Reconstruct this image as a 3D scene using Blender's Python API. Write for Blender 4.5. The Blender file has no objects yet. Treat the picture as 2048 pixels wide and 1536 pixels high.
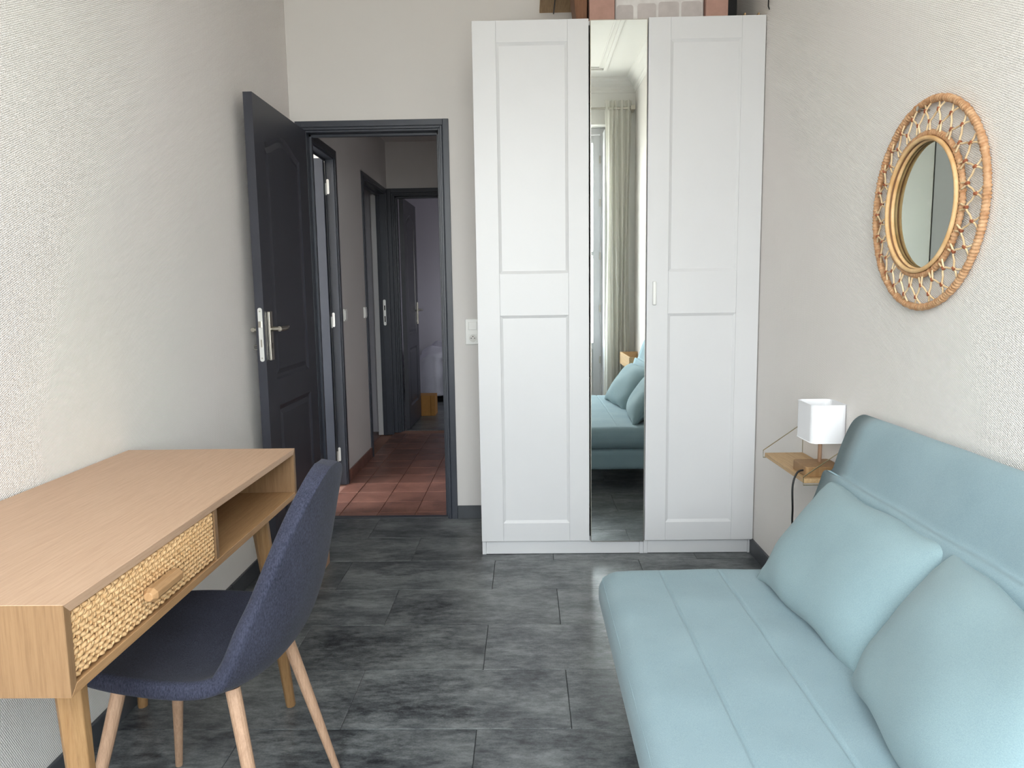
import bpy, bmesh, math, random
from math import sin, cos, pi, radians
from mathutils import Vector, Matrix

sc = bpy.context.scene
COL = sc.collection
random.seed(4)

# ------------------------------------------------------------------ camera
F, PITCH, ROLL, YAW, CAM_H = 1470.47, .1238, .0146, -.0191, 1.2141

def cam_ray(u, w):
    X, Y = u - 1024, w - 768
    c, s = cos(ROLL), sin(ROLL); X, Y = X*c - Y*s, X*s + Y*c
    x, y0, z0 = X/F, 1.0, -Y/F
    c, s = cos(PITCH), sin(PITCH); y, z = y0*c + z0*s, -y0*s + z0*c
    c, s = cos(YAW), sin(YAW)
    return Vector((x*c + y*s, -x*s + y*c, z))

cd = bpy.data.cameras.new('camera')
cd.sensor_width = 36; cd.lens = F/2048*36; cd.clip_start = .02
cam = bpy.data.objects.new('camera', cd); COL.objects.link(cam)
fw = cam_ray(1024, 768); rt = (cam_ray(1025, 768) - fw).normalized(); up = (fw - cam_ray(1024, 769)).normalized(); fw = fw.normalized()
M = Matrix((rt, up, -fw)).transposed().to_4x4(); M.translation = (0, 0, CAM_H)
cam.matrix_world = M
sc.camera = cam

# ------------------------------------------------------------------ world, light, exposure
sc.view_settings.view_transform = 'Standard'; sc.view_settings.look = 'None'
sc.view_settings.gamma = 1; sc.view_settings.use_curve_mapping = False
sc.view_settings.exposure = 0.50
SKY = 15.0
wd = bpy.data.worlds.new('sky'); sc.world = wd; wd.use_nodes = True
nt = wd.node_tree; nt.nodes.clear()
wo = nt.nodes.new('ShaderNodeOutputWorld'); bg = nt.nodes.new('ShaderNodeBackground')
tc = nt.nodes.new('ShaderNodeTexCoord'); sx = nt.nodes.new('ShaderNodeSeparateXYZ'); cr = nt.nodes.new('ShaderNodeValToRGB')
mr = nt.nodes.new('ShaderNodeMapRange'); mr.inputs[1].default_value = -1; mr.inputs[2].default_value = 1
nt.links.new(tc.outputs['Generated'], sx.inputs[0]); nt.links.new(sx.outputs[2], mr.inputs[0]); nt.links.new(mr.outputs[0], cr.inputs[0])
e = cr.color_ramp.elements
e[0].position = .44; e[0].color = (.42, .40, .37, 1)
e[1].position = .56; e[1].color = (.97, .98, 1.0, 1)
k = e.new(1.0); k.color = (.78, .88, 1.0, 1)
nt.links.new(cr.outputs[0], bg.inputs[0]); bg.inputs[1].default_value = SKY
nt.links.new(bg.outputs[0], wo.inputs[0])

def portal(name, loc, rot, sx_, sy_):
    l = bpy.data.lights.new(name, 'AREA'); l.shape = 'RECTANGLE'; l.size = sx_; l.size_y = sy_
    l.cycles.is_portal = True
    o = bpy.data.objects.new(name, l); COL.objects.link(o); o.location = loc; o.rotation_euler = rot
    return o
WX0, WX1, WZ0, WZ1, WY = -.98, .78, .06, 2.74, -.47       # french window behind the camera
portal('window_portal', ((WX0+WX1)/2, WY-.24, (WZ0+WZ1)/2), (radians(90), 0, 0), WX1-WX0, WZ1-WZ0)
portal('side_room_portal', (-3.25, 3.5, 1.6), (radians(90), 0, radians(-90)), 1.4, 1.6)
portal('bedroom_portal', (1.65, 8.0, 1.4), (radians(90), 0, radians(90)), .5, .6)

# ------------------------------------------------------------------ materials
def srgb(r, g, b):
    f = lambda c: (c/255/12.92) if c/255 <= .04045 else ((c/255+.055)/1.055)**2.4
    return (f(r), f(g), f(b), 1)

class NT:
    def __init__(s, name):
        s.m = bpy.data.materials.new(name); s.m.use_nodes = True
        s.t = s.m.node_tree; s.t.nodes.clear()
        s.o = s.n('ShaderNodeOutputMaterial'); s.b = s.n('ShaderNodeBsdfPrincipled')
        s.l(s.b.outputs[0], s.o.inputs[0])
    def n(s, ty, **kw):
        x = s.t.nodes.new(ty)
        for k_, v in kw.items(): setattr(x, k_, v)
        return x
    def l(s, a, b): s.t.links.new(a, b)
    def math(s, op, a, b=None):
        x = s.n('ShaderNodeMath', operation=op)
        for i, v in enumerate((a, b)):
            if v is None: continue
            if isinstance(v, (int, float)): x.inputs[i].default_value = v
            else: s.l(v, x.inputs[i])
        return x.outputs[0]
    def noise(s, vec, scale, detail=4, rough=.55):
        x = s.n('ShaderNodeTexNoise'); x.inputs['Scale'].default_value = scale
        x.inputs['Detail'].default_value = detail; x.inputs['Roughness'].default_value = rough
        if vec is not None: s.l(vec, x.inputs['Vector'])
        return x.outputs['Fac']
    def mapping(s, vec, scale=(1, 1, 1), loc=(0, 0, 0)):
        x = s.n('ShaderNodeMapping'); x.inputs['Scale'].default_value = scale; x.inputs['Location'].default_value = loc
        s.l(vec, x.inputs['Vector']); return x.outputs[0]
    def ramp(s, fac, stops):
        x = s.n('ShaderNodeValToRGB'); e = x.color_ramp.elements
        e[0].position, e[0].color = stops[0]; e[1].position, e[1].color = stops[-1]
        for p, c in stops[1:-1]: q = e.new(p); q.color = c
        s.l(fac, x.inputs[0]); return x.outputs[0]
    def mix(s, fac, a, b, mode='MIX'):
        x = s.n('ShaderNodeMix', data_type='RGBA', blend_type=mode)
        for i, v in ((0, fac), (6, a), (7, b)):
            if isinstance(v, (int, float, tuple)): x.inputs[i].default_value = v
            else: s.l(v, x.inputs[i])
        return x.outputs[2]
    def bump(s, h, strength=.3, dist=.001):
        x = s.n('ShaderNodeBump'); x.inputs['Strength'].default_value = strength; x.inputs['Distance'].default_value = dist
        s.l(h, x.inputs['Height']); s.l(x.outputs[0], s.b.inputs['Normal'])
    def col(s, v):
        if isinstance(v, tuple): s.b.inputs['Base Color'].default_value = v
        else: s.l(v, s.b.inputs['Base Color'])
    def set(s, rough=.5, metal=0, spec=None):
        s.b.inputs['Roughness'].default_value = rough; s.b.inputs['Metallic'].default_value = metal
        if spec is not None: s.b.inputs['Specular IOR Level'].default_value = spec
        return s
    def pos(s): return s.n('ShaderNodeNewGeometry').outputs['Position']
    def obj(s): return s.n('ShaderNodeTexCoord').outputs['Object']

def plain(name, c, rough=.5, metal=0, spec=None, var=.06, scale=30):
    m = NT(name); m.set(rough, metal, spec)
    f = m.noise(m.obj(), scale, 3)
    d = tuple(max(0, x*(1-var)) for x in c[:3]) + (1,); h = tuple(min(1, x*(1+var)) for x in c[:3]) + (1,)
    m.col(m.ramp(f, [(.3, d), (.7, h)]))
    return m.m

def wallpaper(name, c, pitch=.0042, strength=.5, dist=.0006):
    m = NT(name); m.set(.75, 0, .25)
    p = m.n('ShaderNodeSeparateXYZ'); m.l(m.pos(), p.inputs[0])
    u = m.math('ADD', p.outputs[0], p.outputs[1]); v = p.outputs[2]
    k_ = 2*pi/pitch
    a = m.math('SINE', m.math('MULTIPLY', m.math('ADD', u, m.math('MULTIPLY', v, .5)), k_/1.1))
    b = m.math('SINE', m.math('MULTIPLY', m.math('SUBTRACT', m.math('MULTIPLY', u, .5), v), k_/1.1))
    w = m.math('MULTIPLY', m.math('ADD', a, b), .5)
    st = m.noise(m.mapping(m.pos(), (14, 14, 1.2)), 9, 3)
    h = m.math('ADD', w, m.math('MULTIPLY', st, 1.6))
    m.bump(h, strength, dist)
    f = m.noise(m.pos(), 1.3, 3)
    m.col(m.ramp(f, [(.3, tuple(x*.965 for x in c[:3])+(1,)), (.7, c)]))
    return m.m

def wood(name, base, dark, axis='y', scale=1.0, rough=.5):
    m = NT(name); m.set(rough, 0, .35)
    s = {'x': (2.2, 60, 60), 'y': (60, 2.2, 60), 'z': (60, 60, 2.2)}[axis]
    v = m.mapping(m.pos(), tuple(q*scale for q in s))
    f1 = m.noise(v, 3.0, 6, .62); f2 = m.noise(v, 14.0, 4, .6)
    f = m.math('ADD', m.math('MULTIPLY', f1, .6), m.math('MULTIPLY', f2, .4))
    m.col(m.ramp(f, [(.30, dark), (.58, base), (.75, tuple(min(1, x*1.08) for x in base[:3])+(1,))]))
    m.bump(f2, .15, .0006)
    return m.m

def fabric(name, c, c2, fine=900, rough=.9, sheen=.25, aniso=(1, 1, 1)):
    m = NT(name); m.set(rough, 0, .15)
    m.b.inputs['Sheen Weight'].default_value = sheen
    v = m.mapping(m.obj(), aniso)
    a = m.noise(v, fine, 2); b = m.noise(m.obj(), 6, 4)
    f = m.math('ADD', m.math('MULTIPLY', a, .65), m.math('MULTIPLY', b, .35))
    m.col(m.ramp(f, [(.32, c2), (.68, c)]))
    m.bump(a, .35, .0008)
    return m.m

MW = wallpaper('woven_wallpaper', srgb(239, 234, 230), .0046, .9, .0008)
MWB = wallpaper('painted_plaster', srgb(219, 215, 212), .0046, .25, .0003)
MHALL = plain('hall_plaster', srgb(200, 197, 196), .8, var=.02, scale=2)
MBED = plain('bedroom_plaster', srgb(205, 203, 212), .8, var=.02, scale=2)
MCEIL = plain('ceiling_paint', srgb(238, 236, 232), .8, var=.01, scale=2)
MWHITE = plain('white_foil', srgb(214, 214, 216), .38, var=.008, scale=5)
MWHITEP = plain('white_plastic', srgb(235, 235, 232), .35, var=.01)
MDARK = plain('anthracite_paint', srgb(50, 51, 60), .42, var=.08, scale=4)
MDARK2 = plain('anthracite_frame_paint', srgb(53, 57, 67), .38, var=.10, scale=3)
MSTEEL = plain('brushed_steel', srgb(190, 185, 175), .3, 1, var=.05)
MZINC = plain('zinc_plate', srgb(235, 235, 232), .35, .6, var=.03)
MBLACK = plain('black_metal', srgb(22, 22, 25), .4, .4)
MCORD = plain('black_rubber', srgb(18, 18, 20), .5)
MBRASS = plain('pale_brass', srgb(200, 190, 160), .25, 1, var=.04)
MGAP = plain('dark_cavity', srgb(12, 12, 14), .9)
MSHADE = NT('lamp_shade_cloth')
MSHADE.set(.85, 0, .1); MSHADE.col(srgb(240, 240, 243))
_f = MSHADE.noise(MSHADE.mapping(MSHADE.obj(), (1, 1, .3)), 900, 2); MSHADE.bump(_f, .15, .0004)
MSHADE.b.inputs['Transmission Weight'].default_value = 0
MSHADE = MSHADE.m
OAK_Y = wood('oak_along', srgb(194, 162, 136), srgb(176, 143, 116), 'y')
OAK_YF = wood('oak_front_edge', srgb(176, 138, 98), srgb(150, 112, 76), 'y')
OAK_Z = wood('oak_side_shaded', srgb(141, 110, 79), srgb(119, 90, 62), 'z', .8)  # same oak, darkened to paint in shade on the desk's window-facing side
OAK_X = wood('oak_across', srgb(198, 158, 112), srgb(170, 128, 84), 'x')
LEG_O = wood('oak_leg', srgb(154, 120, 82), srgb(128, 94, 60), 'z', .6)
BEECH = wood('beech_leg', srgb(186, 152, 126), srgb(158, 124, 100), 'z', 1.2)
SHELFW = wood('shelf_wood', srgb(196, 164, 122), srgb(160, 126, 88), 'y', 1.0)
DARKW = wood('dark_wood', srgb(128, 88, 62), srgb(95, 62, 42), 'z', 1.0)
BLUE = fabric('duck_egg_fabric', srgb(148, 169, 176), srgb(128, 151, 159), 600, sheen=.12)
BLUE2 = fabric('duck_egg_cushion_fabric', srgb(147, 169, 174), srgb(129, 152, 158), 600, sheen=.12)
NAVY = fabric('navy_melange_fabric', srgb(64, 66, 82), srgb(33, 34, 46), 420, sheen=.06, aniso=(1, 1, .35))
CARD = plain('brown_cardboard', srgb(165, 118, 62), .85)
PINKCARD = plain('pinkish_cardboard', srgb(178, 140, 128), .85)
DUVET = plain('white_duvet_cotton', srgb(215, 215, 228), .85, var=.02)

def concrete_tile():
    m = NT('slate_vinyl_tile'); m.set(.42, 0, .5)
    oi = m.n('ShaderNodeObjectInfo')
    off = m.n('ShaderNodeCombineXYZ')
    m.l(m.math('MULTIPLY', oi.outputs['Random'], 37.0), off.inputs[0]); m.l(m.math('MULTIPLY', oi.outputs['Random'], 91.0), off.inputs[1])
    va = m.n('ShaderNodeVectorMath', operation='ADD'); m.l(m.pos(), va.inputs[0]); m.l(off.outputs[0], va.inputs[1])
    v = m.mapping(va.outputs[0], (1, 1.7, 1))
    a = m.noise(v, 3.4, 8, .70); b = m.noise(m.mapping(va.outputs[0], (1, 2.6, 1)), 17, 6, .78); c = m.noise(va.outputs[0], 190, 3, .6)
    f = m.math('ADD', m.math('MULTIPLY', a, .5), m.math('ADD', m.math('MULTIPLY', b, .4), m.math('MULTIPLY', c, .1)))
    colr = m.ramp(f, [(.40, srgb(42, 44, 48)), (.47, srgb(80, 83, 86)), (.52, srgb(104, 107, 108)), (.60, srgb(132, 135, 136))])
    br = m.math('ADD', m.math('MULTIPLY', oi.outputs['Random'], .2), .88)
    m.col(m.mix(1.0, colr, m_gray(m, br), 'MULTIPLY'))
    m.bump(f, .25, .0012)
    m.l(m.math('ADD', m.math('MULTIPLY', b, .25), .22), m.b.inputs['Roughness'])
    return m.m
def m_gray(m, v):
    x = m.n('ShaderNodeCombineXYZ')
    for i in range(3): m.l(v, x.inputs[i])
    return x.outputs[0]
TILE = concrete_tile()
SKIRT = plain('slate_skirting', srgb(70, 73, 78), .45, var=.2, scale=8)
GROUT = plain('dark_grout', srgb(52, 54, 56), .9)
GROUT2 = plain('terracotta_grout', srgb(150, 112, 98), .9)
def terracotta():
    m = NT('terracotta_tile'); m.set(.35, 0, .5)
    oi = m.n('ShaderNodeObjectInfo')
    a = m.noise(m.pos(), 7, 5, .6); b = m.noise(m.pos(), 40, 4, .6)
    f = m.math('ADD', m.math('MULTIPLY', a, .7), m.math('MULTIPLY', b, .3))
    c = m.ramp(f, [(.35, srgb(100, 66, 57)), (.55, srgb(132, 91, 78)), (.75, srgb(148, 105, 92))])
    m.col(m.mix(1.0, c, m_gray(m, m.math('ADD', m.math('MULTIPLY', oi.outputs['Random'], .25), .82)), 'MULTIPLY'))
    m.bump(f, .2, .002)
    return m.m
TERRA = terracotta()
MTILEW = plain('white_wall_tile', srgb(205, 208, 212), .25, var=.03)
MTILED = plain('dark_wall_tile', srgb(60, 64, 66), .25, var=.08)

def mirror_mat(name, tint, rough=.0):
    m = NT(name); m.set(rough, 1); m.col(tint); 
    return m.m
MIRROR = mirror_mat('mirror_silver', (.80, .84, .83, 1), .0)
MIRROR2 = mirror_mat('round_mirror_silver', (.34, .36, .33, 1), .0)
def glass_mat():
    m = NT('window_glass'); g = m.n('ShaderNodeBsdfGlossy'); g.inputs['Roughness'].default_value = 0
    t = m.n('ShaderNodeBsdfTransparent'); t.inputs[0].default_value = (.95, .97, .96, 1)
    x = m.n('ShaderNodeMixShader'); x.inputs[0].default_value = .07
    m.l(t.outputs[0], x.inputs[1]); m.l(g.outputs[0], x.inputs[2]); m.l(x.outputs[0], m.o.inputs[0]); return m.m
GLASS = glass_mat()
def curtain_mat():
    m = NT('white_curtain_cotton'); t = m.n('ShaderNodeBsdfTranslucent'); t.inputs[0].default_value = (.85, .84, .80, 1)
    m.set(.9, 0, .1); m.col(srgb(232, 230, 222))
    x = m.n('ShaderNodeMixShader'); x.inputs[0].default_value = .5
    m.l(m.b.outputs[0], x.inputs[1]); m.l(t.outputs[0], x.inputs[2]); m.l(x.outputs[0], m.o.inputs[0])
    m.bump(m.noise(m.obj(), 600, 2), .1, .0005); return m.m
CURT = curtain_mat()
def binmat():
    m = NT('frosted_plastic'); m.set(.35, 0, .4); m.col(m.ramp(m.noise(m.obj(), 14, 4), [(.35, srgb(205, 200, 198)), (.65, srgb(226, 223, 221))])); return m.m
BINP = binmat()
def rattan(name, c, d, sc_=60):
    m = NT(name); m.set(.55, 0, .3)
    f = m.noise(m.pos(), sc_, 4); m.col(m.ramp(f, [(.3, d), (.7, c)])); m.bump(m.noise(m.pos(), 500, 2), .15, .0005); return m.m
RAT_WRAP = rattan('rattan_wrap', srgb(208, 168, 130), srgb(168, 120, 82))
RAT_RING = rattan('rattan_pole', srgb(232, 198, 150), srgb(205, 160, 108), 25)
RAT_STRAND = rattan('rattan_strand', srgb(236, 214, 176), srgb(205, 172, 130), 40)
RAT_KNOT = rattan('rattan_knot', srgb(165, 100, 68), srgb(130, 72, 48))
WEAVE = rattan('woven_cane', srgb(228, 192, 146), srgb(200, 158, 110), 120)

# ------------------------------------------------------------------ mesh helpers
def origin_of(o):
    v = Vector((0, 0, 0))
    while o is not None: v += o.location; o = o.parent
    return v

class MB:
    def __init__(s): s.v = []; s.f = []
    def add(s, vs, fs):
        n = len(s.v); s.v += [tuple(p) for p in vs]; s.f += [tuple(i+n for i in q) for q in fs]; return s
    def box(s, x0, x1, y0, y1, z0, z1):
        vs = [(x0,y0,z0),(x1,y0,z0),(x1,y1,z0),(x0,y1,z0),(x0,y0,z1),(x1,y0,z1),(x1,y1,z1),(x0,y1,z1)]
        return s.add(vs, [(0,3,2,1),(4,5,6,7),(0,1,5,4),(1,2,6,5),(2,3,7,6),(3,0,4,7)])
    def tube(s, pts, r, n=8, closed=False, cap=True, phase=0):
        pts = [Vector(p) for p in pts]; m = len(pts)
        rr = r if isinstance(r, (list, tuple)) else [r]*m
        tang = []
        for i in range(m):
            a = pts[(i-1) % m] if (closed or i) else pts[0]; b = pts[(i+1) % m] if (closed or i < m-1) else pts[-1]
            tang.append((b-a).normalized())
        t0 = tang[0]; ref = Vector((0, 0, 1)) if abs(t0.z) < .9 else Vector((1, 0, 0))
        nn = (ref - t0*ref.dot(t0)).normalized(); vs = []
        for i in range(m):
            t = tang[i]; nn = (nn - t*nn.dot(t)).normalized(); bb = t.cross(nn)
            for k_ in range(n):
                a = 2*pi*k_/n + phase; vs.append(pts[i] + (nn*cos(a) + bb*sin(a))*rr[i])
        fs = []
        for i in range(m if closed else m-1):
            for k_ in range(n):
                a = i*n+k_; b = i*n+(k_+1) % n; c = ((i+1) % m)*n+(k_+1) % n; d = ((i+1) % m)*n+k_
                fs.append((a, b, c, d))
        if cap and not closed:
            fs.append(tuple(reversed(range(n)))); fs.append(tuple((m-1)*n+k_ for k_ in range(n)))
        return s.add(vs, fs)
    def prism(s, poly, axis, a, b):
        # poly: list of 2D points, extruded along axis from a to b
        n = len(poly); mk = {'x': lambda p, t: (t, p[0], p[1]), 'y': lambda p, t: (p[0], t, p[1]), 'z': lambda p, t: (p[0], p[1], t)}[axis]
        vs = [mk(p, a) for p in poly] + [mk(p, b) for p in poly]
        fs = [tuple(range(n)), tuple(range(2*n-1, n-1, -1))] + [(i, i+n, (i+1) % n+n, (i+1) % n) for i in range(n)]
        return s.add(vs, fs)
    def grid(s, fn, nu, nv, closed_u=False):
        vs = [fn(i/(nu if closed_u else nu), j/nv) for i in range(nu if closed_u else nu+1) for j in range(nv+1)]
        fs = []
        m = nu if closed_u else nu+1
        for i in range(nu):
            for j in range(nv):
                i2 = (i+1) % m
                fs.append((i*(nv+1)+j, i2*(nv+1)+j, i2*(nv+1)+j+1, i*(nv+1)+j+1))
        return s.add(vs, fs)
    def build(s, name, mat, parent=None, smooth=False, bevel=0, seg=2, origin=None, solid=0, sub=0, recalc=True):
        o0 = origin_of(parent) if parent is not None else Vector((0, 0, 0))
        o1 = Vector(origin) if origin is not None else o0
        me = bpy.data.meshes.new(name)
        me.from_pydata([tuple(Vector(p)-o1) for p in s.v], [], s.f)
        if recalc:
            b = bmesh.new(); b.from_mesh(me); bmesh.ops.recalc_face_normals(b, faces=b.faces); b.to_mesh(me); b.free()
        me.materials.append(mat)
        if smooth: me.polygons.foreach_set('use_smooth', [True]*len(me.polygons))
        o = bpy.data.objects.new(name, me); COL.objects.link(o)
        if parent is not None: o.parent = parent
        o.location = o1 - o0
        if solid:
            md = o.modifiers.new('s', 'SOLIDIFY'); md.thickness = solid; md.offset = 0
        if sub:
            md = o.modifiers.new('u', 'SUBSURF'); md.levels = md.render_levels = sub
        if bevel:
            md = o.modifiers.new('b', 'BEVEL'); md.width = bevel; md.segments = seg; md.limit_method = 'ANGLE'; md.angle_limit = radians(40)
        return o

def thing(name, label, cat, loc=(0, 0, 0), group=None):
    o = bpy.data.objects.new(name, None); COL.objects.link(o); o.location = loc; o.empty_display_size = .1
    o['label'] = label; o['category'] = cat
    if group: o['group'] = group
    return o
def tag(o, label, cat, group=None):
    o['label'] = label; o['category'] = cat
    if group: o['group'] = group
    return o
def structure(o): o['kind'] = 'structure'; return o
def sempty(name, loc):
    o = bpy.data.objects.new(name, None); COL.objects.link(o); o.location = loc; return structure(o)
def copyobj(src, loc, parent, name=None):
    o = src.copy(); COL.objects.link(o); o.parent = parent; o.location = loc
    return o
def catmull(P, n):
    out = []
    for i in range(len(P)-1):
        p0 = P[max(i-1, 0)]; p1 = P[i]; p2 = P[i+1]; p3 = P[min(i+2, len(P)-1)]
        for k_ in range(n):
            t = k_/n
            out.append(tuple(.5*((2*b)+(-a+c)*t+(2*a-5*b+4*c-d)*t*t+(-a+3*b-3*c+d)*t**3) for a, b, c, d in zip(p0, p1, p2, p3)))
    out.append(tuple(P[-1])); return out

# ------------------------------------------------------------------ the room
XL, XR, YB, YW, H = -1.190, 1.038, 3.872, 3.290, 3.14
HX = -1.166                                    # left wall of the hall
fl = structure(MB().box(XL-.1, XR+.1, WY, YB+.02, -.06, -.004).build('floor', GROUT))
tw, tl, gap = .3265, .652, .0008
tm = MB().box(gap, tl-gap, gap, tw-gap, -.004, 0).build('tile', TILE, fl, bevel=.0012, seg=1, origin=(0, 0, 0))
TM = tm; first = True
row0 = 1.9265 - 8*tw
def clipped_tile(x0, x1, y0, y1):
    return MB().box(x0+gap, x1-gap, y0+gap, y1-gap, -.004, 0).build('tile', TILE, fl, bevel=.0012, seg=1, origin=(x0, y0, 0))
for r in range(0, 14):
    y0 = row0 + r*tw; y1 = y0 + tw
    y0c, y1c = max(y0, WY), min(y1, 3.893)
    if y1c-y0c < .02: continue
    xo = (-.15 if r % 2 == 1 else -.535) - 2*tl
    for k_ in range(6):
        a, b = xo+k_*tl, xo+(k_+1)*tl
        ac, bc = max(a, XL), min(b, XR)
        if bc-ac < .03: continue
        if a == ac and b == bc and y0 == y0c and y1 == y1c:
            if first: tm.location = (a, y0, 0); first = False
            else: copyobj(tm, (a, y0, 0), fl)
        else: clipped_tile(ac, bc, y0c, y1c)

structure(MB().box(XL-.1, XL, WY-.2, YB, -.06, H).build('wall_left', MW))
structure(MB().box(XR, XR+.1, WY-.2, YB+.07, -.06, H).build('wall_right', MW))
DX0, DX1, DZ = -1.163, -.378, 2.095            # doorway in the back wall (outside of its frame)
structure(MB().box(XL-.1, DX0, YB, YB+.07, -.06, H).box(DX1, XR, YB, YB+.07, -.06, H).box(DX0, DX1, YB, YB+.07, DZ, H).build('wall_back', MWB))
structure(MB().box(XL-.1, XR+.1, WY-.2, YB+.07, H, H+.1).build('ceiling', MCEIL))
structure(MB().box(XL-.1, WX0, WY-.25, WY, -.06, H).box(WX1, XR+.1, WY-.25, WY, -.06, H)
          .box(WX0, WX1, WY-.25, WY, WZ1, H).box(WX0, WX1, WY-.25, WY, -.06, WZ0).build('wall_front', MCEIL))
# cornice and ceiling moulding (seen in the wardrobe mirror)
prof = [(0, 0), (.09, 0), (.085, -.02), (.055, -.03), (.04, -.055), (.018, -.07), (.018, -.09), (.008, -.1), (.008, -.12), (0, -.125)]
structure(MB().prism([(WY+a, H+b) for a, b in prof], 'x', XL, XR).build('trim_1', MCEIL, smooth=False))
structure(MB().prism([(XR-a, H+b) for a, b in prof], 'y', WY, YB).build('trim_2', MCEIL))
structure(MB().prism([(XL+a, H+b) for a, b in prof], 'y', WY, YB).build('trim_3', MCEIL))
cm = MB()
for (a, b, w_, d_) in ((.30, 0, .03, .018), (.36, 0, .014, .010)):
    x0, x1, y0, y1 = XL+a, XR-a, WY+a, YB-a
    cm.box(x0, x1, y0, y0+w_, H-d_, H).box(x0, x1, y1-w_, y1, H-d_, H).box(x0, x0+w_, y0+w_, y1-w_, H-d_, H).box(x1-w_, x1, y0+w_, y1-w_, H-d_, H)
structure(cm.build('trim_4', MCEIL, bevel=.004))
# skirtings
def baseboard(name, segs):
    r = sempty(name, (0, 0, 0))
    for s_ in segs: MB().box(*s_).build('skirting_tile', SKIRT, r, bevel=.0015, seg=1)
    return r
HB = .072
L_ = []; y = WY+.0
while y < YB-.012:
    y2 = min(y+.652, YB-.010); L_.append((XL, XL+.010, y+.0006, y2-.0006, 0, HB)); y = y2
    if YB-.012-y < .05: break
baseboard('baseboard_left', L_)
baseboard('baseboard_right', [(a-(-0), b, c, d, e_, f) for a, b, c, d, e_, f in [(XR-.010, XR, q[2], q[3], 0, HB) for q in L_]])
baseboard('baseboard_back', [(DX1+.001, -.215, YB-.010, YB, 0, HB)])

# ------------------------------------------------------------------ window behind the camera
wn = sempty('window_1', ((WX0+WX1)/2, WY, WZ0))
fm = MB(); fy0, fy1 = WY-.20, WY-.14
fm.box(WX0, WX0+.05, fy0, fy1, WZ0, WZ1).box(WX1-.05, WX1, fy0, fy1, WZ0, WZ1).box(WX0+.05, WX1-.05, fy0, fy1, WZ1-.06, WZ1).box(WX0+.05, WX1-.05, fy0, fy1, WZ0, WZ0+.04)
fm.build('window_frame', MWHITE, wn, bevel=.004)
def casement(x0, x1, y0, y1, along):
    m = MB(); g = MB()
    def rng(a0, a1, b0, b1, z0, z1, t=m): 
        if along == 'x': t.box(a0, a1, b0, b1, z0, z1)
        else: t.box(b0, b1, a0, a1, z0, z1)
    if along == 'x': A0, A1, B0, B1 = x0, x1, y0, y1
    else: A0, A1, B0, B1 = y0, y1, x0, x1
    z0, z1 = WZ0+.045, WZ1-.065
    rng(A0, A0+.07, B0, B1, z0, z1); rng(A1-.07, A1, B0, B1, z0, z1)
    for a, b in ((z0, z0+.10), (z0+.55, z0+.61), (z0+1.45, z0+1.49), (z1-.07, z1)): rng(A0+.07, A1-.07, B0, B1, a, b)
    rng(A0+.07, A1-.07, B0+.012, B1-.012, z0+.10, z0+.55)
    c = m.build('casement', MWHITE, wn, bevel=.004)
    for a, b in ((z0+.61, z0+1.45), (z0+1.49, z1-.07)):
        g = MB(); rng(A0+.07, A1-.07, (B0+B1)/2-.002, (B0+B1)/2+.002, a, b, g); g.build('pane', GLASS, c)
    return c
xm = (WX0+WX1)/2
casement(WX0+.05, xm, fy0+.01, fy1-.005, 'x')
cr_ = casement(xm, WX1-.05, fy0+.01, fy1-.005, 'x')
for z in (.55, 1.05, 1.55, 2.05, 2.45):
    MB().tube([(WX1-.052, fy1+.004, z-.035), (WX1-.052, fy1+.004, z+.035)], .007, 10).build('hinge', MSTEEL, wn, smooth=False)
# folded shutter leaf against the right-hand reveal
sh = MB().box(WX1-.03, WX1-.008, WY-.13, WY+.04, WZ0+.05, WZ1-.05)
sh.build('shutter', MWHITE, wn, bevel=.004)

def curtain(x0, x1, name, label, nfold):
    r = thing(name, label, 'curtain', ((x0+x1)/2, WY+.09, 0))
    def fn(u, v):
        z = .03 + (2.93-.03)*(1-v)
        a = .028*(.5+.5*v)
        return ((x0+x1)/2 + (u-.5)*(x1-x0)*(1-.12*sin(pi*v)) + .01*sin(5*v+u*9), WY+.09 + a*sin(u*nfold*2*pi+.6*sin(3*v)) + .008*sin(u*31), z)
    MB().grid(fn, 90, 24).build('curtain_panel', CURT, r, smooth=True)
    return r
c1 = curtain(.745, .99, 'curtain', 'white cotton curtain bunched beside the sofa, seen in the wardrobe mirror', 5)
tp = catmull([(.84, WY+.135, 1.62), (.85, WY+.14, 1.5), (.845, WY+.14, 1.36), (.87, WY+.14, 1.22)], 6)
MB().tube(tp, .0025, 6).build('tie_ribbon', MWHITEP, c1, smooth=True)
c2 = curtain(-1.14, -.84, 'curtain', 'white cotton curtain bunched at the desk side of the window', 5)
rd = thing('curtain_rod', 'pale metal curtain rod above the window', 'curtain rod', (0, WY+.09, 2.86))
MB().tube([(-1.12, WY+.09, 2.86), (1.0, WY+.09, 2.86)], .011, 12).build('rod', MSTEEL, rd, smooth=False)
for x in (-1.12, 1.0):
    MB().box(x-.02, x+.02, WY, WY+.12, 2.84, 2.88).build('bracket', MSTEEL, rd, bevel=.003)

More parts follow.
